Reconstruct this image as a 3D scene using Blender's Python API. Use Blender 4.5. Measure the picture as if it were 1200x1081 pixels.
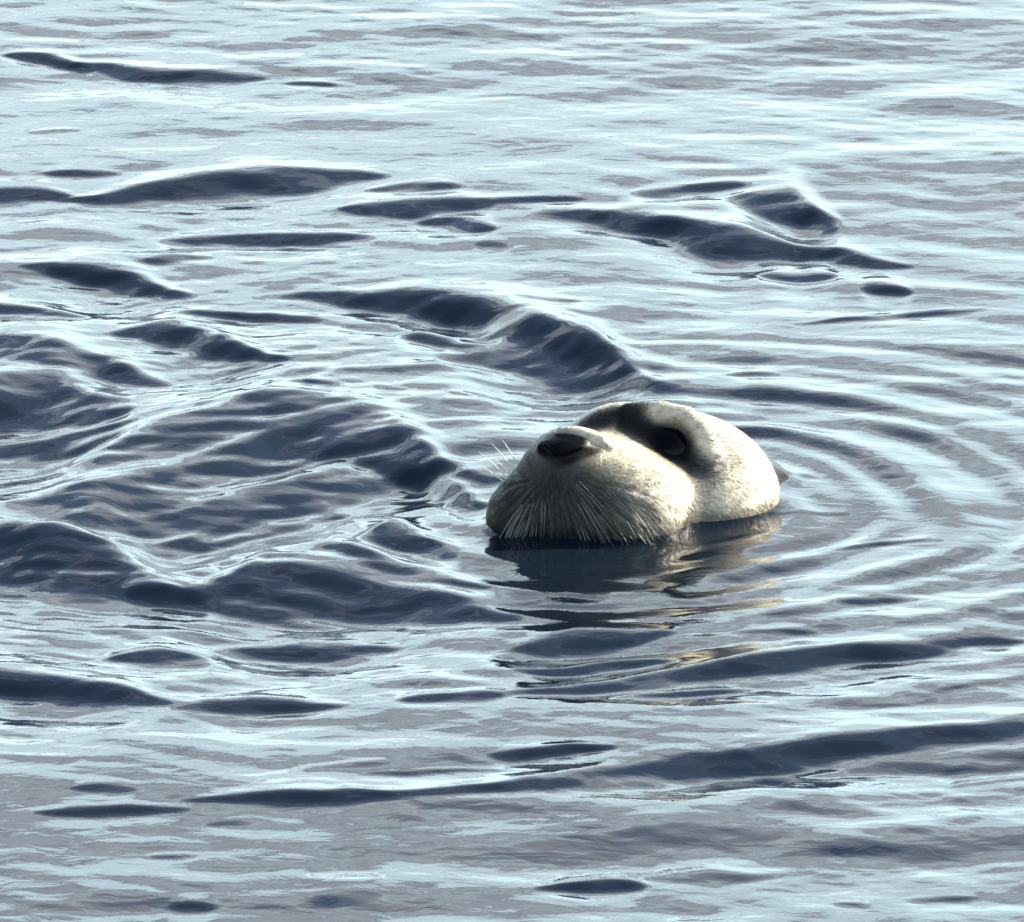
import bpy, math, random
import numpy as np
from mathutils import Vector

for o in list(bpy.data.objects):
    bpy.data.objects.remove(o, do_unlink=True)
scene = bpy.context.scene
COL = scene.collection
R = math.radians

# ---------------------------------------------------------------- camera
ELEV = R(14.0)
DIST = 9.0
TARGET = Vector((-0.054, 0.1736, 0.0))
cam_data = bpy.data.cameras.new('camera')
cam_data.sensor_width = 36.0
cam_data.lens = 450.0
cam_data.clip_start = 0.1
cam_data.clip_end = 60000.0
cam = bpy.data.objects.new('camera', cam_data)
cam.location = TARGET + Vector((0, -math.cos(ELEV), math.sin(ELEV))) * DIST
cam.rotation_euler = (math.pi / 2 - ELEV, 0, 0)
COL.objects.link(cam)
scene.camera = cam

# ---------------------------------------------------------------- sun and sky
SUN_EL = R(27.0)
SUN_AZ = R(21.0)            # degrees behind the +x axis, towards +y
sun_dir = Vector((math.cos(SUN_EL) * math.cos(SUN_AZ), math.cos(SUN_EL) * math.sin(SUN_AZ), math.sin(SUN_EL)))
sun_data = bpy.data.lights.new('sun', 'SUN')
sun_data.energy = 5.0
sun_data.angle = R(0.53)
sun_data.color = (1.0, 0.90, 0.72)
sun = bpy.data.objects.new('sun', sun_data)
sun.rotation_euler = sun_dir.to_track_quat('Z', 'Y').to_euler()
sun.location = sun_dir * 30
COL.objects.link(sun)

world = bpy.data.worlds.new('World')
scene.world = world
world.use_nodes = True
wn = world.node_tree.nodes
wl = world.node_tree.links
wn.clear()
w_out = wn.new('ShaderNodeOutputWorld')
w_bg = wn.new('ShaderNodeBackground')
w_bg.inputs['Strength'].default_value = 0.10
wl.new(w_bg.outputs[0], w_out.inputs['Surface'])
sky = wn.new('ShaderNodeTexSky')
sky.sky_type = 'NISHITA'
sky.sun_disc = False
sky.sun_elevation = SUN_EL
sky.sun_rotation = math.pi / 2 - SUN_AZ     # measured clockwise from +y
sky.air_density = 1.0
sky.dust_density = 1.0
# broken cloud sheet: flat layer seen in perspective, so it closes up towards the horizon
tc = wn.new('ShaderNodeTexCoord')
sep = wn.new('ShaderNodeSeparateXYZ')
wl.new(tc.outputs['Generated'], sep.inputs[0])
def wmath(op, a, b=None, clamp=False):
    n = wn.new('ShaderNodeMath'); n.operation = op; n.use_clamp = clamp
    for i, v in enumerate((a, b)):
        if v is None: continue
        if isinstance(v, (int, float)): n.inputs[i].default_value = v
        else: wl.new(v, n.inputs[i])
    return n.outputs[0]
zc = wmath('MAXIMUM', sep.outputs['Z'], 0.0)
den = wmath('ADD', zc, 0.16)
px = wmath('DIVIDE', sep.outputs['X'], den)
py = wmath('DIVIDE', sep.outputs['Y'], den)
comb = wn.new('ShaderNodeCombineXYZ')
wl.new(wmath('MULTIPLY', px, 0.45), comb.inputs[0]); wl.new(py, comb.inputs[1])
cn = wn.new('ShaderNodeTexNoise')
cn.inputs['Scale'].default_value = 1.9
cn.inputs['Detail'].default_value = 6.0
cn.inputs['Roughness'].default_value = 0.55
wl.new(comb.outputs[0], cn.inputs['Vector'])
cover = wmath('SUBTRACT', cn.outputs['Fac'], wmath('MULTIPLY', zc, 0.50))
ramp = wn.new('ShaderNodeValToRGB')
ramp.color_ramp.elements[0].position = 0.22
ramp.color_ramp.elements[0].color = (0, 0, 0, 1)
ramp.color_ramp.elements[1].position = 0.30
ramp.color_ramp.elements[1].color = (1, 1, 1, 1)
wl.new(cover, ramp.inputs['Fac'])
# cloud colour: grey-mauve bodies, brighter thin edges
cn2 = wn.new('ShaderNodeTexNoise')
cn2.inputs['Scale'].default_value = 2.6
cn2.inputs['Detail'].default_value = 5.0
wl.new(comb.outputs[0], cn2.inputs['Vector'])
cr2 = wn.new('ShaderNodeValToRGB')
cr2.color_ramp.elements[0].position = 0.38
cr2.color_ramp.elements[0].color = (5.3, 5.25, 5.7, 1)
cr2.color_ramp.elements[1].position = 0.62
cr2.color_ramp.elements[1].color = (8.6, 11.4, 12.1, 1)
# haze brightens the cloud towards the horizon
wl.new(wmath('ADD', cn2.outputs['Fac'], wmath('MULTIPLY', wmath('SUBTRACT', 0.27, zc), 0.55)), cr2.inputs['Fac'])
mix = wn.new('ShaderNodeMix'); mix.data_type = 'RGBA'
wl.new(wmath('MULTIPLY', ramp.outputs['Color'], 0.9), mix.inputs['Factor'])
wl.new(sky.outputs[0], mix.inputs['A'])
wl.new(cr2.outputs['Color'], mix.inputs['B'])
wl.new(mix.outputs['Result'], w_bg.inputs['Color'])

scene.view_settings.view_transform = 'Standard'
scene.view_settings.look = 'None'
scene.view_settings.exposure = 1.5
scene.view_settings.gamma = 1.0
scene.view_settings.use_curve_mapping = False
scene.render.engine = 'CYCLES'

# ---------------------------------------------------------------- helpers
def mat_new(name):
    m = bpy.data.materials.new(name); m.use_nodes = True
    return m, m.node_tree.nodes, m.node_tree.links, m.node_tree.nodes['Principled BSDF']

def mesh_obj(name, verts, faces, mat, parent=None, smooth=True):
    me = bpy.data.meshes.new(name)
    verts = np.asarray(verts, dtype=np.float32)
    faces = np.asarray(faces, dtype=np.int32)
    k = faces.shape[1]
    me.vertices.add(len(verts)); me.vertices.foreach_set('co', verts.ravel())
    me.loops.add(faces.size); me.loops.foreach_set('vertex_index', faces.ravel())
    me.polygons.add(len(faces))
    me.polygons.foreach_set('loop_start', np.arange(0, faces.size, k, dtype=np.int32))
    if smooth:
        me.polygons.foreach_set('use_smooth', np.ones(len(faces), dtype=bool))
    me.update(calc_edges=True)
    me.materials.append(mat)
    o = bpy.data.objects.new(name, me)
    COL.objects.link(o)
    if parent is not None: o.parent = parent
    return o

# ---------------------------------------------------------------- water
# each wavelet: crest line on the water (metres), half depth of its front face at each point, steepness
WAVELETS = (
    (((-0.456, 1.525), (-0.424, 1.502), (-0.399, 1.470)), (0.012, 0.015, 0.012), 0.26),
    (((-0.393, 1.476), (-0.327, 1.450), (-0.265, 1.444)), (0.013, 0.016, 0.013), 0.26),
    (((-0.231, 1.422), (-0.198, 1.418)), (0.006, 0.006), 0.22),
    (((-0.429, 1.236), (-0.395, 1.240)), (0.005, 0.005), 0.12),
    (((-0.410, 1.082), (-0.364, 1.085)), (0.008, 0.008), 0.17),
    (((-0.473, 1.013), (-0.447, 1.013), (-0.401, 1.013)), (0.013, 0.016, 0.013), 0.25),
    (((-0.381, 1.002), (-0.316, 1.031), (-0.251, 1.052), (-0.173, 1.079)), (0.012, 0.024, 0.030, 0.018), 0.27),
    (((-0.159, 1.025), (-0.100, 1.043)), (0.009, 0.009), 0.23),
    (((-0.175, 0.975), (-0.126, 0.966), (-0.080, 0.978)), (0.014, 0.018, 0.014), 0.25),
    (((-0.119, 0.934), (-0.073, 0.917)), (0.012, 0.012), 0.25),
    (((-0.070, 0.987), (-0.008, 0.993)), (0.008, 0.008), 0.22),
    (((-0.306, 0.877), (-0.248, 0.877), (-0.173, 0.877)), (0.015, 0.019, 0.015), 0.25),
    (((-0.015, 0.940), (0.050, 0.920), (0.107, 0.854), (0.158, 0.834), (0.221, 0.783)), (0.012, 0.026, 0.037, 0.023, 0.014), 0.28),
    (((0.047, 1.013), (0.117, 1.043)), (0.011, 0.011), 0.22),
    (((0.119, 0.984), (0.161, 0.964), (0.186, 0.920)), (0.015, 0.041, 0.026), 0.26),
    (((0.138, 0.769), (0.182, 0.755)), (0.017, 0.017), 0.23),
    (((0.212, 0.705), (0.237, 0.694)), (0.013, 0.013), 0.22),
    (((0.166, 0.595), (0.229, 0.622), (0.286, 0.638)), (0.005, 0.007, 0.005), 0.2),
    (((-0.409, 0.777), (-0.373, 0.760), (-0.340, 0.727), (-0.301, 0.680)), (0.011, 0.022, 0.025, 0.014), 0.26),
    (((-0.329, 0.791), (-0.285, 0.811)), (0.007, 0.007), 0.2),
    (((-0.451, 0.644), (-0.432, 0.638), (-0.375, 0.614)), (0.011, 0.014, 0.011), 0.25),
    (((-0.290, 0.622), (-0.205, 0.614)), (0.010, 0.010), 0.24),
    (((-0.200, 0.694), (-0.130, 0.669), (-0.067, 0.611), (-0.004, 0.514), (0.036, 0.451)), (0.014, 0.025, 0.041, 0.040, 0.021), 0.28),
    (((-0.091, 0.514), (-0.054, 0.501), (0.008, 0.456), (0.050, 0.398)), (0.021, 0.040, 0.045, 0.013), 0.26),
    (((-0.173, 0.595), (-0.132, 0.592)), (0.011, 0.011), 0.22),
    (((-0.130, 0.560), (-0.082, 0.536)), (0.016, 0.016), 0.24),
    (((-0.335, 0.554), (-0.304, 0.549), (-0.265, 0.514), (-0.229, 0.467)), (0.016, 0.032, 0.029, 0.013), 0.26),
    (((-0.201, 0.391), (-0.176, 0.385)), (0.006, 0.006), 0.18),
    (((-0.149, 0.385), (-0.134, 0.380)), (0.005, 0.005), 0.16),
    (((-0.097, 0.372), (-0.083, 0.367)), (0.005, 0.005), 0.16),
    (((-0.078, 0.851), (-0.060, 0.851)), (0.007, 0.007), 0.16),
    (((-0.048, 0.658), (-0.010, 0.666)), (0.008, 0.008), 0.17),
    (((0.106, 0.435), (0.134, 0.432)), (0.006, 0.006), 0.17),
    (((-0.464, 0.504), (-0.426, 0.496), (-0.388, 0.469), (-0.316, 0.411)), (0.032, 0.035, 0.037, 0.016), 0.241),
    (((-0.457, 0.339), (-0.421, 0.352), (-0.385, 0.362), (-0.340, 0.321)), (0.064, 0.070, 0.065, 0.031), 0.25),
    (((-0.441, 0.237), (-0.381, 0.257), (-0.333, 0.275)), (0.025, 0.028, 0.013), 0.196),
    (((-0.347, 0.158), (-0.296, 0.232), (-0.236, 0.301), (-0.185, 0.311)), (0.025, 0.043, 0.043, 0.018), 0.232),
    (((-0.374, 0.048), (-0.293, 0.121), (-0.217, 0.220), (-0.145, 0.242), (-0.087, 0.125)), (0.029, 0.049, 0.055, 0.050, 0.022), 0.25),
    (((-0.355, 0.024), (-0.261, 0.048), (-0.173, 0.121), (-0.114, 0.162)), (0.029, 0.039, 0.037, 0.022), 0.241),
    (((-0.440, -0.067), (-0.404, -0.076), (-0.345, -0.118), (-0.279, -0.169)), (0.071, 0.066, 0.060, 0.023), 0.25),
    (((-0.312, -0.029), (-0.243, 0.019), (-0.182, 0.067)), (0.024, 0.031, 0.017), 0.224),
    (((-0.291, -0.178), (-0.228, -0.155), (-0.158, -0.183), (-0.071, -0.242)), (0.039, 0.062, 0.055, 0.020), 0.25),
    (((-0.244, -0.312), (-0.196, -0.310), (-0.142, -0.314)), (0.013, 0.017, 0.013), 0.214),
    (((-0.155, -0.024), (-0.130, -0.041), (-0.099, -0.086)), (0.021, 0.031, 0.012), 0.224),
    (((-0.179, -0.090), (-0.141, -0.132), (-0.077, -0.169)), (0.012, 0.019, 0.010), 0.214),
    (((-0.156, 0.187), (-0.114, 0.138), (-0.078, 0.052)), (0.015, 0.025, 0.019), 0.232),
    (((-0.315, -0.347), (-0.289, -0.356), (-0.262, -0.360)), (0.011, 0.020, 0.015), 0.24),
    (((-0.414, -0.402), (-0.391, -0.415), (-0.340, -0.441), (-0.280, -0.480)), (0.031, 0.030, 0.026, 0.009), 0.28),
    (((-0.266, -0.486), (-0.221, -0.482), (-0.174, -0.484)), (0.009, 0.016, 0.009), 0.25),
    (((-0.121, -0.478), (-0.065, -0.467)), (0.010, 0.010), 0.25),
    (((-0.054, -0.345), (-0.009, -0.323), (0.043, -0.305)), (0.011, 0.016, 0.009), 0.3),
    (((-0.043, -0.400), (0.042, -0.374)), (0.009, 0.009), 0.3),
    (((-0.054, -0.463), (0.036, -0.428), (0.115, -0.387), (0.189, -0.349), (0.261, -0.318)), (0.011, 0.015, 0.015, 0.017, 0.010), 0.27),
    (((0.016, -0.471), (0.052, -0.456), (0.094, -0.443)), (0.007, 0.009, 0.007), 0.25),
    (((-0.059, -0.611), (-0.032, -0.607), (0.004, -0.600)), (0.007, 0.008, 0.007), 0.36),
    (((-0.122, -0.709), (-0.054, -0.691), (0.001, -0.669), (0.111, -0.619), (0.166, -0.594), (0.222, -0.573), (0.301, -0.518)), (0.008, 0.014, 0.016, 0.018, 0.021, 0.023, 0.021), 0.26),
    (((0.143, -0.644), (0.209, -0.625), (0.298, -0.609)), (0.008, 0.014, 0.015), 0.17),
    (((-0.250, -0.722), (-0.195, -0.718), (-0.140, -0.716)), (0.006, 0.014, 0.010), 0.26),
    (((-0.347, -0.748), (-0.308, -0.744), (-0.268, -0.742)), (0.008, 0.011, 0.006), 0.24),
    (((-0.328, -0.701), (-0.299, -0.697)), (0.007, 0.007), 0.18),
    (((-0.033, -0.912), (-0.006, -0.913), (0.021, -0.908)), (0.004, 0.009, 0.010), 0.38),
    (((0.031, -0.886), (0.068, -0.882), (0.101, -0.879)), (0.005, 0.013, 0.009), 0.2),
    (((-0.277, -0.847), (-0.258, -0.847)), (0.005, 0.005), 0.16),
    (((-0.261, -0.958), (-0.242, -0.958)), (0.008, 0.008), 0.2),
    (((-0.243, -0.772), (-0.224, -0.774)), (0.004, 0.004), 0.13),
    (((0.197, -0.939), (0.229, -0.939)), (0.006, 0.006), 0.16),
    (((0.149, -0.952), (0.162, -0.952)), (0.005, 0.005), 0.16),
    (((-0.141, -0.665), (-0.065, -0.650)), (0.004, 0.004), 0.18),
    (((0.230, -0.671), (0.296, -0.650)), (0.005, 0.005), 0.14),
    (((0.119, 0.113), (0.152, 0.130)), (0.008, 0.008), 0.22),
    (((0.126, 0.016), (0.176, 0.028)), (0.004, 0.004), 0.12),
    (((0.165, -0.079), (0.233, -0.048)), (0.005, 0.005), 0.14),
    (((0.170, -0.224), (0.219, -0.210)), (0.005, 0.005), 0.15),
    (((0.100, -0.307), (0.143, -0.296)), (0.005, 0.005), 0.15),
    (((0.180, -0.493), (0.283, -0.428)), (0.004, 0.004), 0.12),
    (((-0.383, -0.619), (-0.339, -0.625)), (0.005, 0.005), 0.12),
    (((-0.176, -0.880), (-0.158, -0.880), (-0.139, -0.879)), (0.016, 0.023, 0.016), -0.12),
    (((-0.405, 0.009), (-0.359, -0.024), (-0.308, -0.079)), (0.024, 0.036, 0.012), -0.22),
    (((-0.263, 0.009), (-0.190, 0.065)), (0.010, 0.010), -0.22),
    (((-0.268, -0.141), (-0.229, -0.102)), (0.015, 0.015), -0.2),
    (((-0.414, 0.162), (-0.378, 0.175), (-0.327, 0.262)), (0.010, 0.012, 0.010), -0.22),
    (((-0.183, -0.067), (-0.131, 0.028)), (0.013, 0.013), -0.2),
    (((-0.274, 0.326), (-0.165, 0.456)), (0.009, 0.009), -0.14),
    (((-0.113, 0.089), (-0.078, -0.000)), (0.009, 0.009), -0.12),
    (((-0.218, -0.650), (-0.142, -0.629)), (0.008, 0.008), -0.08),
    (((0.109, -0.722), (0.245, -0.691)), (0.007, 0.007), -0.07),
)

def graded(lo, hi, step, far, growth=1.22):
    core = np.arange(lo, hi + step / 2, step)
    up = []; s = step; v = core[-1]
    while v < far:
        s *= growth; v += s; up.append(v)
    dn = []; s = step; v = core[0]
    while v > -far:
        s *= growth; v -= s; dn.append(v)
    return np.concatenate([np.array(dn[::-1]), core, np.array(up)])

gx = graded(-0.62, 0.52, 0.0026, 25000.0)
gy = graded(-1.15, 1.95, 0.0034, 25000.0)
X, Y = np.meshgrid(gx, gy)
Z = np.zeros_like(X)
# ripples fade where the sheet gets coarse (the material's fine relief goes on)
def sstep(a, b, t):
    t = np.clip((t - a) / (b - a), 0, 1); return t * t * (3 - 2 * t)
fade = (1 - sstep(0.55, 1.0, np.maximum(X - 0.0, -0.1 - X))) * (1 - sstep(1.9, 2.5, Y)) * (1 - sstep(1.1, 1.6, -Y))
coarse = (1 - sstep(2.0, 9.0, np.hypot(X, Y)))

rng = np.random.default_rng(11)
def wave_field(n, lmin, lmax, spread, slope, seed):
    r = np.random.default_rng(seed)
    out = np.zeros_like(X)
    lam = np.exp(r.uniform(math.log(lmin), math.log(lmax), n))
    for L in lam:
        th = r.normal(0, spread)
        k = 2 * math.pi / L
        ph = r.uniform(0, 2 * math.pi)
        out += np.sin(k * (math.sin(th) * X + math.cos(th) * Y) + ph) / k
    return out * slope / math.sqrt(n / 2)

# chop: crests lie mostly across the view, patchy in strength
patch = 0.5 + 0.5 * np.clip(wave_field(14, 0.5, 1.6, 0.9, 1.0, 3) * 6.0, -1, 1)
Z += coarse * wave_field(26, 0.28, 0.9, 0.55, 0.012, 5)
Z += fade * (0.35 + 0.9 * patch) * wave_field(44, 0.085, 0.26, 0.60, 0.031, 7)
patch2 = 0.5 + 0.5 * np.clip(wave_field(14, 0.25, 0.8, 0.9, 1.0, 9) * 12.0, -1, 1)
Z += fade * (0.15 + 1.0 * patch2) * wave_field(40, 0.035, 0.085, 0.55, 0.027, 8)

Z += fade * (0.3 + 1.1 * patch) * wave_field(40, 0.016, 0.036, 0.6, 0.015, 19)
# shorter, steeper chop in the wake beside the head
wake = np.exp(-((X + 0.27 - 0.1 * Y) / 0.19) ** 2 - ((Y - 0.12) / 0.55) ** 2)
def dir_field(n, lmin, lmax, th0, spread, slope, seed):
    r = np.random.default_rng(seed)
    out = np.zeros_like(X)
    for L in np.exp(r.uniform(math.log(lmin), math.log(lmax), n)):
        th = th0 + r.normal(0, spread); k = 2 * math.pi / L
        out += np.sin(k * (math.sin(th) * X + math.cos(th) * Y) + r.uniform(0, 6.3)) / k
    return out * slope / math.sqrt(n / 2)
up = sstep(-0.15, 0.15, Y)
Z += wake * (up * dir_field(34, 0.016, 0.045, -0.55, 0.22, 0.075, 15) + (1 - up) * dir_field(34, 0.016, 0.045, 0.40, 0.22, 0.075, 16))

# rings spreading from the head
def rings(cx, cy, lam, slope, r0, r1, seed):
    dx, dy = X - cx, Y - cy
    rad = np.hypot(dx, dy)
    ang = np.arctan2(dy, dx)
    wob = 0.012 * np.sin(2 * ang + seed) + 0.008 * np.sin(5 * ang + 2 * seed)
    k = 2 * math.pi / lam
    env = sstep(r0 - 0.05, r0, rad) * np.exp(-np.maximum(rad - r0, 0) / r1)
    side = 0.45 + 0.55 * (0.5 + 0.5 * np.sin(ang * 1.0 - 1.9 + math.pi))
    return slope / k * np.sin(k * (rad + wob) + seed) * env * side
Z += fade * rings(0.02, 0.05, 0.058, 0.13, 0.12, 0.36, 0.4)
Z += fade * rings(0.0, 0.03, 0.036, 0.10, 0.16, 0.28, 2.9)
Z += fade * rings(-0.06, 0.02, 0.105, 0.085, 0.16, 0.60, 1.7)

# wavelets
WARP = wave_field(18, 0.06, 0.22, 1.2, 0.16, 17) + wave_field(26, 0.022, 0.09, 1.0, 0.26, 18)
def smooth_interp(xs, pts_x, pts_y):
    out = np.interp(xs, pts_x, pts_y)
    n = 9
    d = (pts_x[-1] - pts_x[0]) / 14
    acc = np.zeros_like(out)
    for q in np.linspace(-1, 1, n):
        acc += np.interp(xs + q * d, pts_x, pts_y)
    return acc / n
for idx, (pts, half, slope) in enumerate(WAVELETS):
    pxs = np.array([p[0] for p in pts]); pys = np.array([p[1] for p in pts]); hs = np.array(half)
    x0, x1 = pxs[0], pxs[-1]
    ext = (x1 - x0) * 0.10 + 0.004
    i0, i1 = np.searchsorted(gx, [x0 - ext, x1 + ext])
    hm = hs.max()
    j0, j1 = np.searchsorted(gy, [pys.min() - 13 * hm, pys.max() + 13 * hm])
    xs = gx[i0:i1]
    if len(xs) < 3: continue
    # crest lines wander a little
    wob = sum(np.sin(xs * 2 * math.pi / L + rng.uniform(0, 6.3)) * a for L, a in ((0.19, 0.14), (0.083, 0.06)))
    yc = smooth_interp(xs, pxs, pys) + wob * hm
    w = smooth_interp(xs, pxs, hs) * 0.95
    u = np.clip((xs - (x0 - ext)) / (x1 - x0 + 2 * ext), 0, 1)
    env = np.clip(1 - np.abs(2 * u - 1) ** 3.0, 0, 1)
    wloc = w * (0.25 + 0.75 * env ** 0.7)
    s = (gy[j0:j1, None] + WARP[j0:j1, i0:i1] - yc[None, :]) / wloc[None, :]
    a = slope * wloc * env ** 0.35
    prof = s / (1 + s ** 4) ** 0.25 * np.where(s > 0, np.exp(-(s / 2.5) ** 2), np.exp(-np.abs(s / 4.6) ** 1.6))
    Z[j0:j1, i0:i1] += a[None, :] * prof

ny, nx = X.shape
ids = np.arange(nx * ny, dtype=np.int32).reshape(ny, nx)
quads = np.stack([ids[:-1, :-1], ids[:-1, 1:], ids[1:, 1:], ids[1:, :-1]], axis=-1).reshape(-1, 4)

wm, nn, ll, bs = mat_new('water_surface')
bs.inputs['Base Color'].default_value = (0.0045, 0.009, 0.016, 1)
bs.inputs['Roughness'].default_value = 0.025
bs.inputs['IOR'].default_value = 1.333
geo = nn.new('ShaderNodeNewGeometry')
mp = nn.new('ShaderNodeMapping'); mp.inputs['Scale'].default_value = (1.0, 1.5, 1.0)
ll.new(geo.outputs['Position'], mp.inputs['Vector'])
n1 = nn.new('ShaderNodeTexNoise'); n1.inputs['Scale'].default_value = 32.0; n1.inputs['Detail'].default_value = 4.0
n1.inputs['Distortion'].default_value = 0.6
ll.new(mp.outputs[0], n1.inputs['Vector'])
bp = nn.new('ShaderNodeBump'); bp.inputs['Strength'].default_value = 1.0; bp.inputs['Distance'].default_value = 0.0006
ll.new(n1.outputs['Fac'], bp.inputs['Height'])
ll.new(bp.outputs[0], bs.inputs['Normal'])
water = mesh_obj('water', np.stack([X.ravel(), Y.ravel(), Z.ravel()], axis=1), quads, wm)
water['kind'] = 'structure'
water['label'] = 'dark blue rippled sea water reflecting a pale cloudy sky'
water['category'] = 'water'

# ---------------------------------------------------------------- seal
U = 0.0006                      # modelling unit of the seal, metres
seal = bpy.data.objects.new('seal', None)
COL.objects.link(seal)
seal['label'] = 'pale whiskered seal lifting its snout out of the rippled water'
seal['category'] = 'seal'

def smin(a, b, k):
    h = np.clip(0.5 + 0.5 * (b - a) / k, 0, 1)
    return b + (a - b) * h - k * h * (1 - h)
def smax(a, b, k): return -smin(-a, -b, k)
def ell(p, c, r):
    q = (p - np.array(c)) / np.array(r)
    k0 = np.linalg.norm(q, axis=-1)
    k1 = np.linalg.norm(q / np.array(r), axis=-1)
    return k0 * (k0 - 1) / np.maximum(k1, 1e-6)
def sell(p, c, r, n):
    q = np.abs((p - np.array(c)) / np.array(r))
    k0 = (q ** n).sum(-1) ** (1.0 / n)
    g = np.linalg.norm((q / np.maximum(k0, 1e-6)[..., None]) ** (n - 1) / np.array(r), axis=-1)
    return (k0 - 1) / np.maximum(g, 1e-6)
def capsule_path(p, pts, rad):
    d = None
    for (a, b, ra, rb) in zip(pts[:-1], pts[1:], rad[:-1], rad[1:]):
        a = np.array(a, float); b = np.array(b, float)
        ab = b - a
        t = np.clip(((p - a) @ ab) / (ab @ ab), 0, 1)
        dd = np.linalg.norm(p - a - t[..., None] * ab, axis=-1) - (ra + (rb - ra) * t)
        d = dd if d is None else np.minimum(d, dd)
    return d

EYE = np.array((94.0, 40.0, 86.0))
EYE_R = 32.0
BROW = [(48, 78, 112), (80, 66, 116), (110, 56, 110), (131, 44, 94), (138, 36, 74)]
BROW_R = [8, 11, 13, 13, 8]
NOSE = np.array((-33.0, -50.0, 101.0))
RIM = [(-36, -34, 117), (-8, -40, 115), (12, -44, 109), (22, -44, 99)]
PHIL = [(-40, -76, 90), (-46, -84, 70), (-60, -90, 36), (-66, -88, 0)]
NOS_L = [(-60, -48, 106), (-54, -62, 102), (-42, -76, 92)]
NOS_R = [(10, -56, 101), (-8, -66, 100), (-34, -76, 93)]

def sdf(p):
    muzzle = sell(p, (0, 2, 8), (106, 92, 82), 2.1)
    snout = ell(p, (-20, -20, 66), (58, 60, 50))
    padr = ell(p, (38, -24, 26), (70, 66, 58))
    padl = ell(p, (-74, -12, 6), (45, 60, 44))
    skull = ell(p, (92, 115, 6), (120, 125, 95))
    fore = ell(p, (42, 95, 46), (82, 80, 70))
    cheek = ell(p, (132, 88, 0), (86, 95, 80))
    neck = ell(p, (160, 205, -28), (86, 95, 60))
    body = ell(p, (190, 420, -190), (190, 330, 150))
    head = smin(skull, fore, 22)
    head = smin(head, cheek, 20)
    # hollow round the eye and along the muzzle
    hol = capsule_path(p, [(40, 26, 112), (85, 10, 92), (116, 4, 66)], [18, 26, 17])
    head = smax(head, -hol, 16)
    brow = capsule_path(p, BROW, BROW_R)
    head = smin(head, brow, 16)
    m = smin(muzzle, snout, 22); m = smin(m, padr, 18); m = smin(m, padl, 18)
    nose = ell(p, NOSE, (28, 21, 10))
    m = smin(m, nose, 10)
    rim = capsule_path(p, RIM, [3.5, 5, 5, 2.5])
    m = smin(m, rim, 7)
    m = smax(m, -capsule_path(p, PHIL, [3, 4, 5, 5]), 9)
    m = smax(m, -capsule_path(p, NOS_L, [2.5, 5.5, 3.5]), 3)
    m = smax(m, -capsule_path(p, NOS_R, [2.5, 5.5, 4]), 3)
    d = smin(head, m, 33)
    d = smin(d, neck, 30)
    d = smin(d, body, 40)
    return d

def surface_nets(lo, hi, h):
    ax = [np.arange(a, b + h, h) for a, b in zip(lo, hi)]
    G = np.stack(np.meshgrid(*ax, indexing='ij'), axis=-1)
    F = np.empty(G.shape[:3])
    for i in range(G.shape[0]): F[i] = sdf(G[i])
    S = F < 0
    n = np.zeros(tuple(s - 1 for s in F.shape), int)
    for c in np.ndindex(2, 2, 2):
        n += S[c[0]:S.shape[0] - 1 + c[0], c[1]:S.shape[1] - 1 + c[1], c[2]:S.shape[2] - 1 + c[2]]
    act = (n > 0) & (n < 8)
    idx = -np.ones(act.shape, np.int64)
    idx[act] = np.arange(act.sum())
    cells = np.argwhere(act)
    V = np.array(lo, float) + (cells + 0.5) * h
    faces = []
    for axis in range(3):
        a1, a2 = [(1, 2), (2, 0), (0, 1)][axis]
        sl0 = [slice(None)] * 3; sl1 = [slice(None)] * 3
        sl0[axis] = slice(0, -1); sl1[axis] = slice(1, None)
        s0, s1 = S[tuple(sl0)], S[tuple(sl1)]
        ch = np.argwhere(s0 != s1)
        ok = (ch[:, a1] > 0) & (ch[:, a2] > 0) & (ch[:, a1] < act.shape[a1]) & (ch[:, a2] < act.shape[a2])
        ch = ch[ok]
        fl = s0[tuple(ch.T)]
        def at(d1, d2):
            q = ch.copy(); q[:, a1] -= d1; q[:, a2] -= d2
            return idx[tuple(q.T)]
        f = np.stack([at(1, 1), at(0, 1), at(0, 0), at(1, 0)], axis=1)
        f[~fl] = f[~fl][:, ::-1]
        faces.append(f)
    Fc = np.concatenate(faces)
    Fc = Fc[(Fc >= 0).all(axis=1)]
    return V, Fc

def grad(P, e=0.7):
    g = np.stack([sdf(P + np.array(d) * e) - sdf(P - np.array(d) * e) for d in ((1, 0, 0), (0, 1, 0), (0, 0, 1))], axis=1)
    return g / np.maximum(np.linalg.norm(g, axis=1, keepdims=True), 1e-9)

for _ in range(10):
    EYE = EYE - grad(EYE[None])[0] * sdf(EYE[None])[0] * 0.8
EYE_S = EYE.copy()                       # point of the coat where the eye opens
EYE = EYE - grad(EYE[None])[0] * (EYE_R - 6.5)
V, Fq = surface_nets((-135, -130, -46), (252, 352, 136), 2.4)
for it in range(4):
    g = grad(V)
    V = V - g * np.clip(sdf(V), -2, 2)[:, None] * 0.9
NRM = grad(V)

def fbm(P, freq, seed, octaves=4):
    r = np.random.default_rng(seed)
    out = np.zeros(len(P)); amp = 1.0
    for o_ in range(octaves):
        for q in range(5):
            d = r.normal(size=3); d /= np.linalg.norm(d)
            out += amp * np.sin(P @ d * freq * (0.8 + 0.5 * r.random()) * 2 * math.pi + r.uniform(0, 6.3)) / 5
        amp *= 0.55; freq *= 2.0
    return out

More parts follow.
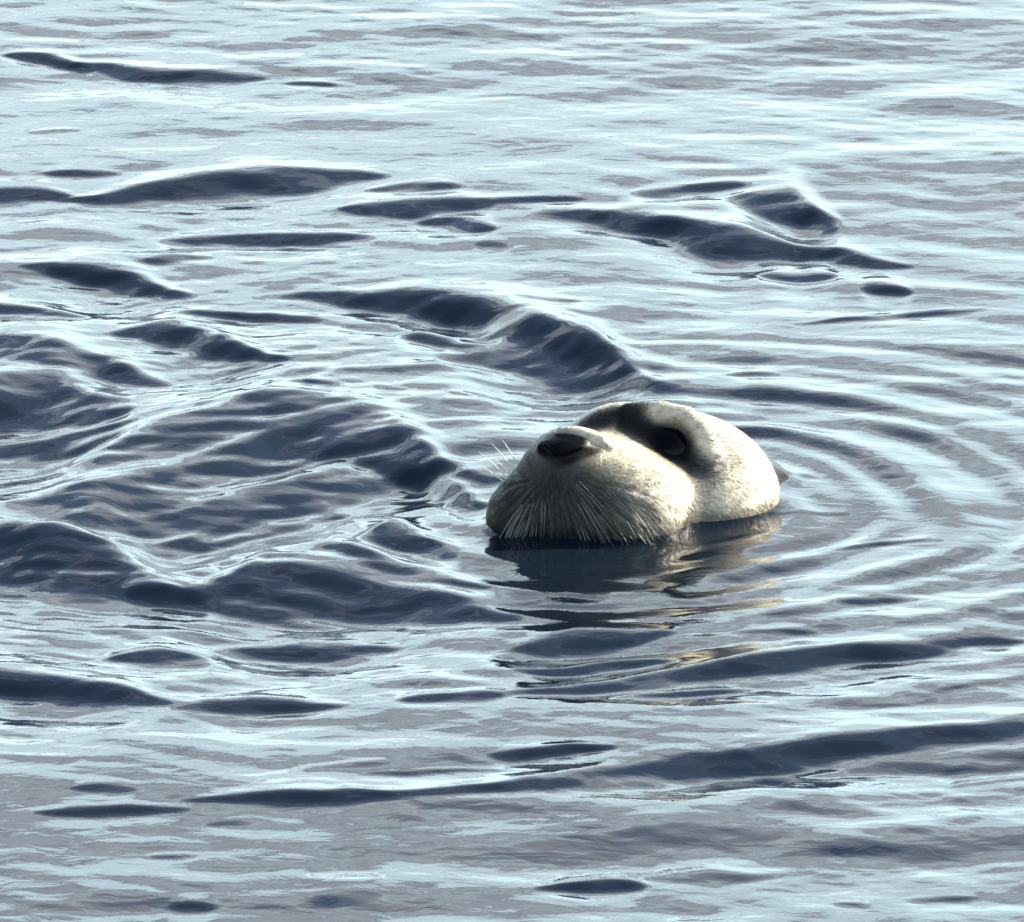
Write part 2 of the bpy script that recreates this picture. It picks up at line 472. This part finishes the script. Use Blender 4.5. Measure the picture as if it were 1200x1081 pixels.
def soft(d, w): return 1 / (1 + np.exp(np.clip(d / w, -30, 30)))
def fur_colour(P):
    """coat colour: pale belly-side fur, darker crown and eye mask, black nose, some shade painted in"""
    base = np.array((0.63, 0.57, 0.45))
    dark = np.array((0.011, 0.011, 0.012))
    grey = np.array((0.20, 0.20, 0.205))
    black = np.array((0.004, 0.004, 0.005))
    C = np.tile(base, (len(P), 1))
    m = np.clip(0.5 + 0.55 * fbm(P, 0.030, 4), 0, 1)[:, None]
    C = C * (0.68 + 0.42 * m)
    # front of the muzzle: wet grey fur, darkened further to paint in its shade
    muz_shade = soft(ell(P, (-62, -50, 22), (122, 104, 96)), 8)[:, None] * 0.98
    C = C * (1 - muz_shade) + np.array((0.022, 0.022, 0.022)) * muz_shade
    # crown and nose bridge: dark fur plus painted shade, mask round the eye
    mask = soft(capsule_path(P, [(-30, 58, 104), (28, 64, 112), (67, 48, 100), (94, 36, 84), (118, 24, 64), (136, 14, 46)], [28, 31, 30, 32, 22, 9]), 4)
    browm = soft(capsule_path(P, BROW[1:], [10, 11, 11, 9]) - 2, 3)
    k = np.clip(mask * (1 - browm), 0, 1)[:, None]
    C = C * (1 - k) + dark * k
    lid = soft(np.linalg.norm(P - EYE_S, axis=1) - 27, 3)[:, None] * (1 - 0.8 * browm[:, None])  # black lids, with the lid shadow painted in
    C = C * (1 - lid) + black * lid
    # greyer behind the brow and under the eye; shade painted down the muzzle crease
    g1 = soft(capsule_path(P, [(120, 80, 108), (148, 62, 92), (152, 38, 68), (138, 8, 48), (122, -14, 20)], [6, 9, 10, 13, 11]), 5)[:, None] * 0.72
    C = C * (1 - g1) + np.array((0.11, 0.105, 0.11)) * g1
    crease_shade = soft(capsule_path(P, [(118, 8, 56), (119, -14, 36), (116, -26, 14)], [10, 8, 6]), 3)[:, None] * 0.75  # hollow between muzzle and cheek: shade painted into the coat
    C = C * (1 - crease_shade) + np.array((0.075, 0.072, 0.072)) * crease_shade
    back = soft(-(P[:, 1] - 190), 14)[:, None] * 0.8
    C = C * (1 - back) + grey * back
    # nose leather between the nostrils
    nst = soft(np.minimum(capsule_path(P, NOS_L, [6, 9, 9]), capsule_path(P, NOS_R, [5, 8, 9])) - 1, 1.5)
    lea = soft(ell(P, NOSE + np.array((-4, -4, 7)), (33, 30, 20)), 1)
    ph = soft(capsule_path(P, PHIL, [7, 5, 4, 4]), 3) * 0.7
    rm = soft(capsule_path(P, RIM, [3.5, 5, 5, 2.5]) - 1.5, 0.7)
    k = (np.maximum(np.maximum(lea, nst) * (1 - rm), ph))[:, None]
    C = C * (1 - k) + black * k
    nk = soft(ell(P, (226, 190, 0), (46, 62, 60)), 3)[:, None] * 0.9
    C = C * (1 - nk) + np.array((0.05, 0.05, 0.055)) * nk
    # faint spots over the cheek and pads
    sp = np.clip(fbm(P, 0.055, 41, 3) - 0.25, 0, 1)[:, None] * 0.9
    C = C * (1 - sp) + C * np.array((0.55, 0.48, 0.42)) * sp
    # ear hole
    ear = soft(np.linalg.norm((P - np.array((172, 31, 60))) / np.array((7, 12, 5)), axis=1) * 6 - 6, 1.5)[:, None] * 0.75
    C = C * (1 - ear) + np.array((0.10, 0.07, 0.05)) * ear
    # soaked fur close to the water is darker
    wet = soft(P[:, 2] - 14 - 6 * fbm(P, 0.03, 12, 3), 2.5)[:, None] * 0.68
    return C * (1 - wet)

# slicked, clumped fur relief: grooves running back from the nose
def flow(P, N):
    d = P - (NOSE + np.array((-6.0, 0.0, -30.0)))
    d = d / np.linalg.norm(d, axis=1, keepdims=True) + np.array((0.12, 0.15, -0.45))
    d = d - (d * N).sum(1, keepdims=True) * N
    return d / np.maximum(np.linalg.norm(d, axis=1, keepdims=True), 1e-6)
rel = P_ = V - NOSE
ang = np.arctan2(rel[:, 0] + 6, -(rel[:, 2] + 20)) 
muz = soft(np.minimum(ell(V, (-5, 0, 0), (117, 97, 106)), ell(V, (42, -22, 22), (72, 68, 68))) - 3, 2) * soft(V[:, 2] - 70, 8)
groove = (np.sin(ang * 62 + 2.0 * fbm(V, 0.02, 21, 2)) * 0.6 + np.sin(ang * 37 + 3 * fbm(V, 0.018, 22, 2)) * 0.5)
V = V + NRM * (groove * muz * 1.1 + 0.35 * fbm(V, 0.06, 23, 2))[:, None]

bm_, nn, ll, bs = mat_new('seal_coat')
at = nn.new('ShaderNodeAttribute'); at.attribute_name = 'coat'
tcn = nn.new('ShaderNodeTexCoord')
nz = nn.new('ShaderNodeTexNoise'); nz.inputs['Scale'].default_value = 420.0; nz.inputs['Detail'].default_value = 3.0
ll.new(tcn.outputs['Object'], nz.inputs['Vector'])
mr = nn.new('ShaderNodeMapRange'); mr.inputs['To Min'].default_value = 0.72; mr.inputs['To Max'].default_value = 1.25
ll.new(nz.outputs['Fac'], mr.inputs['Value'])
mx = nn.new('ShaderNodeVectorMath'); mx.operation = 'SCALE'
ll.new(at.outputs['Color'], mx.inputs[0]); ll.new(mr.outputs[0], mx.inputs['Scale'])
ll.new(mx.outputs[0], bs.inputs['Base Color'])
bs.inputs['Roughness'].default_value = 0.36
spr = nn.new('ShaderNodeMapRange'); spr.inputs['From Max'].default_value = 0.35
spr.inputs['To Min'].default_value = 0.02; spr.inputs['To Max'].default_value = 0.32
ll.new(at.outputs['Fac'], spr.inputs['Value']); ll.new(spr.outputs[0], bs.inputs['Specular IOR Level'])
bpn = nn.new('ShaderNodeBump'); bpn.inputs['Strength'].default_value = 0.5; bpn.inputs['Distance'].default_value = 0.0008
ll.new(nz.outputs['Fac'], bpn.inputs['Height']); ll.new(bpn.outputs[0], bs.inputs['Normal'])

def set_colour(o, C):
    a = o.data.attributes.new('coat', 'FLOAT_COLOR', 'POINT')
    a.data.foreach_set('color', np.concatenate([C, np.ones((len(C), 1))], axis=1).astype(np.float32).ravel())

body = mesh_obj('body', V * U, Fq, bm_, seal)
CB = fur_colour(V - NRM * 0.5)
CB = CB * (1 + 0.45 * np.clip(groove, -1, 1) * muz)[:, None]
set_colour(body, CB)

# water climbs a little where it wets the fur
co = np.empty(len(water.data.vertices) * 3, np.float32); water.data.vertices.foreach_get('co', co); co = co.reshape(-1, 3)
near = np.nonzero((co[:, 0] > -0.12) & (co[:, 0] < 0.2) & (co[:, 1] > -0.12) & (co[:, 1] < 0.25))[0]
dist = np.maximum(sdf(co[near] / U), 0)
co[near, 2] = co[near, 2] * (0.35 + 0.65 * np.clip(dist / 45, 0, 1)) + 0.0028 * np.exp(-dist / 7.0)
water.data.vertices.foreach_set('co', co.ravel()); water.data.update()

# eyes
em, nn, ll, bs = mat_new('seal_eye')
bs.inputs['Base Color'].default_value = (0.002, 0.002, 0.003, 1)
bs.inputs['Roughness'].default_value = 0.10
bs.inputs['Specular IOR Level'].default_value = 0.07
def uv_ball(c, r, seg=40, rings_=24):
    vs, fs = [], []
    for i in range(rings_ + 1):
        t = math.pi * i / rings_
        for j in range(seg):
            a = 2 * math.pi * j / seg
            vs.append((c[0] + r * math.sin(t) * math.cos(a), c[1] + r * math.sin(t) * math.sin(a), c[2] + r * math.cos(t)))
    for i in range(rings_):
        for j in range(seg):
            fs.append((i * seg + j, (i + 1) * seg + j, (i + 1) * seg + (j + 1) % seg, i * seg + (j + 1) % seg))
    return np.array(vs), np.array(fs)
v, f = uv_ball(EYE, EYE_R)
mesh_obj('eye', v * U, f, em, seal)

# fur: short strands lying back over the coat
r = np.random.default_rng(31)
cen = V[Fq].mean(axis=1)
vis = (cen[:, 2] > 1) & (cen[:, 1] < 190)
cand = np.nonzero(vis)[0]
NS = 24000
pick = r.choice(cand, NS)
bary = r.dirichlet((1, 1, 1, 1), NS)
P0 = (V[Fq[pick]] * bary[..., None]).sum(1)
N0 = grad(P0)
D0 = flow(P0, N0)
D0 = D0 + r.normal(0, 0.16, (NS, 3)); D0 -= (D0 * N0).sum(1, keepdims=True) * N0
D0 /= np.linalg.norm(D0, axis=1, keepdims=True)
Sd = np.cross(D0, N0)
Ln = r.uniform(6, 12, NS)[:, None]
eyed = np.linalg.norm(P0 - EYE_S, axis=1)
nosed = ell(P0, (-30, -60, 100), (40, 26, 18))
Ln = Ln * np.clip((eyed - 22) / 14, 0.0, 1)[:, None] * np.clip(nosed / 10, 0.05, 1)[:, None]
Ln = Ln * np.clip(1 - (P0[:, 2:3] - 70) / 50, 0.4, 1)
Wd = r.uniform(0.35, 0.7, NS)[:, None]
A = P0 - N0 * 0.5
Bm = P0 + D0 * Ln * 0.55 + N0 * Ln * 0.07
Tp = P0 + D0 * Ln + N0 * Ln * 0.08
FV = np.stack([A - Sd * Wd, A + Sd * Wd, Bm + Sd * Wd * 0.7, Bm - Sd * Wd * 0.7, Tp], axis=1).reshape(-1, 3)
o5 = (np.arange(NS) * 5)[:, None]
tri = np.concatenate([o5 + np.array((0, 1, 2)), o5 + np.array((0, 2, 3)), o5 + np.array((3, 2, 4))])
fm = bm_
fur_o = mesh_obj('fur', FV * U, tri, fm, seal, smooth=False)
fur_o['kind'] = 'stuff'
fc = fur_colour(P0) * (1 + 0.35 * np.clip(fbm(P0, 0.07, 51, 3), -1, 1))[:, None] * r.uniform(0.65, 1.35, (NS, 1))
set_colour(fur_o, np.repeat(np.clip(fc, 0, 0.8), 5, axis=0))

# whiskers
whm, nn, ll, bs = mat_new('pale_whisker')
bs.inputs['Base Color'].default_value = (0.115, 0.11, 0.10, 1); bs.inputs['Roughness'].default_value = 0.3
whd, nn, ll, bs = mat_new('dark_whisker')
bs.inputs['Base Color'].default_value = (0.03, 0.028, 0.025, 1); bs.inputs['Roughness'].default_value = 0.35
def to_surface(p):
    p = np.array(p, float)[None]
    for i in range(12):
        p = p - grad(p) * sdf(p)[:, None] * 0.8
    return p[0]
def whisker(p0, d, length, droop, mat, rad=0.9):
    n = 10; seg = 5
    pts = [np.array(p0, float)]
    d = np.array(d, float) / np.linalg.norm(d)
    for i in range(n):
        d = d + np.array((0, 0, -droop / n)); d /= np.linalg.norm(d)
        q = pts[-1] + d * length / n
        s = sdf(q[None])[0]
        if s < 1.2 and i > 0:
            q = q + grad(q[None])[0] * (1.2 - s)
        pts.append(q)
    vs, fs = [], []
    for i, p in enumerate(pts):
        t = pts[min(i + 1, n)] - pts[max(i - 1, 0)]; t /= np.linalg.norm(t)
        a = np.cross(t, (0.3, 0.2, 1.0)); a /= np.linalg.norm(a); b = np.cross(t, a)
        rr = rad * (1 - i / n) ** 0.7 + 0.08
        for j in range(seg):
            an = 2 * math.pi * j / seg
            vs.append(p + rr * (math.cos(an) * a + math.sin(an) * b))
    for i in range(n):
        for j in range(seg):
            fs.append((i * seg + j, i * seg + (j + 1) % seg, (i + 1) * seg + (j + 1) % seg, (i + 1) * seg + j))
    return mesh_obj('whisker', np.array(vs) * U, np.array(fs), mat, seal)
r = np.random.default_rng(77)
for (xa, xb, za, zb, n_) in ((-22, 84, 14, 74, 84), (-112, -62, 12, 62, 44)):
    for q in range(n_):
        p = to_surface((r.uniform(xa, xb), -100, r.uniform(za, zb)))
        if p[2] < 8: continue
        N = grad(p[None])[0]
        d = flow(p[None], N[None])[0] + N * 0.05 + r.normal(0, 0.07, 3)
        whisker(p, d, r.uniform(34, 78), r.uniform(0.1, 0.8), whd if r.random() < 0.45 else whm, r.uniform(0.28, 0.5))
whp, nn, ll, bs = mat_new('sunlit_whisker')  # backlit whiskers: sun glare painted as a near-white base colour
bs.inputs['Base Color'].default_value = (0.7, 0.68, 0.62, 1); bs.inputs['Roughness'].default_value = 0.3
for z_, l_, dz in ((70, 44, 0.9), (56, 46, 0.7), (78, 36, 1.2), (62, 34, 0.8), (48, 40, 0.5)):
    p = to_surface((-100, 0, z_))
    whisker(p, (-0.6, 0.1, dz), l_, 0.3, whp, 0.8)
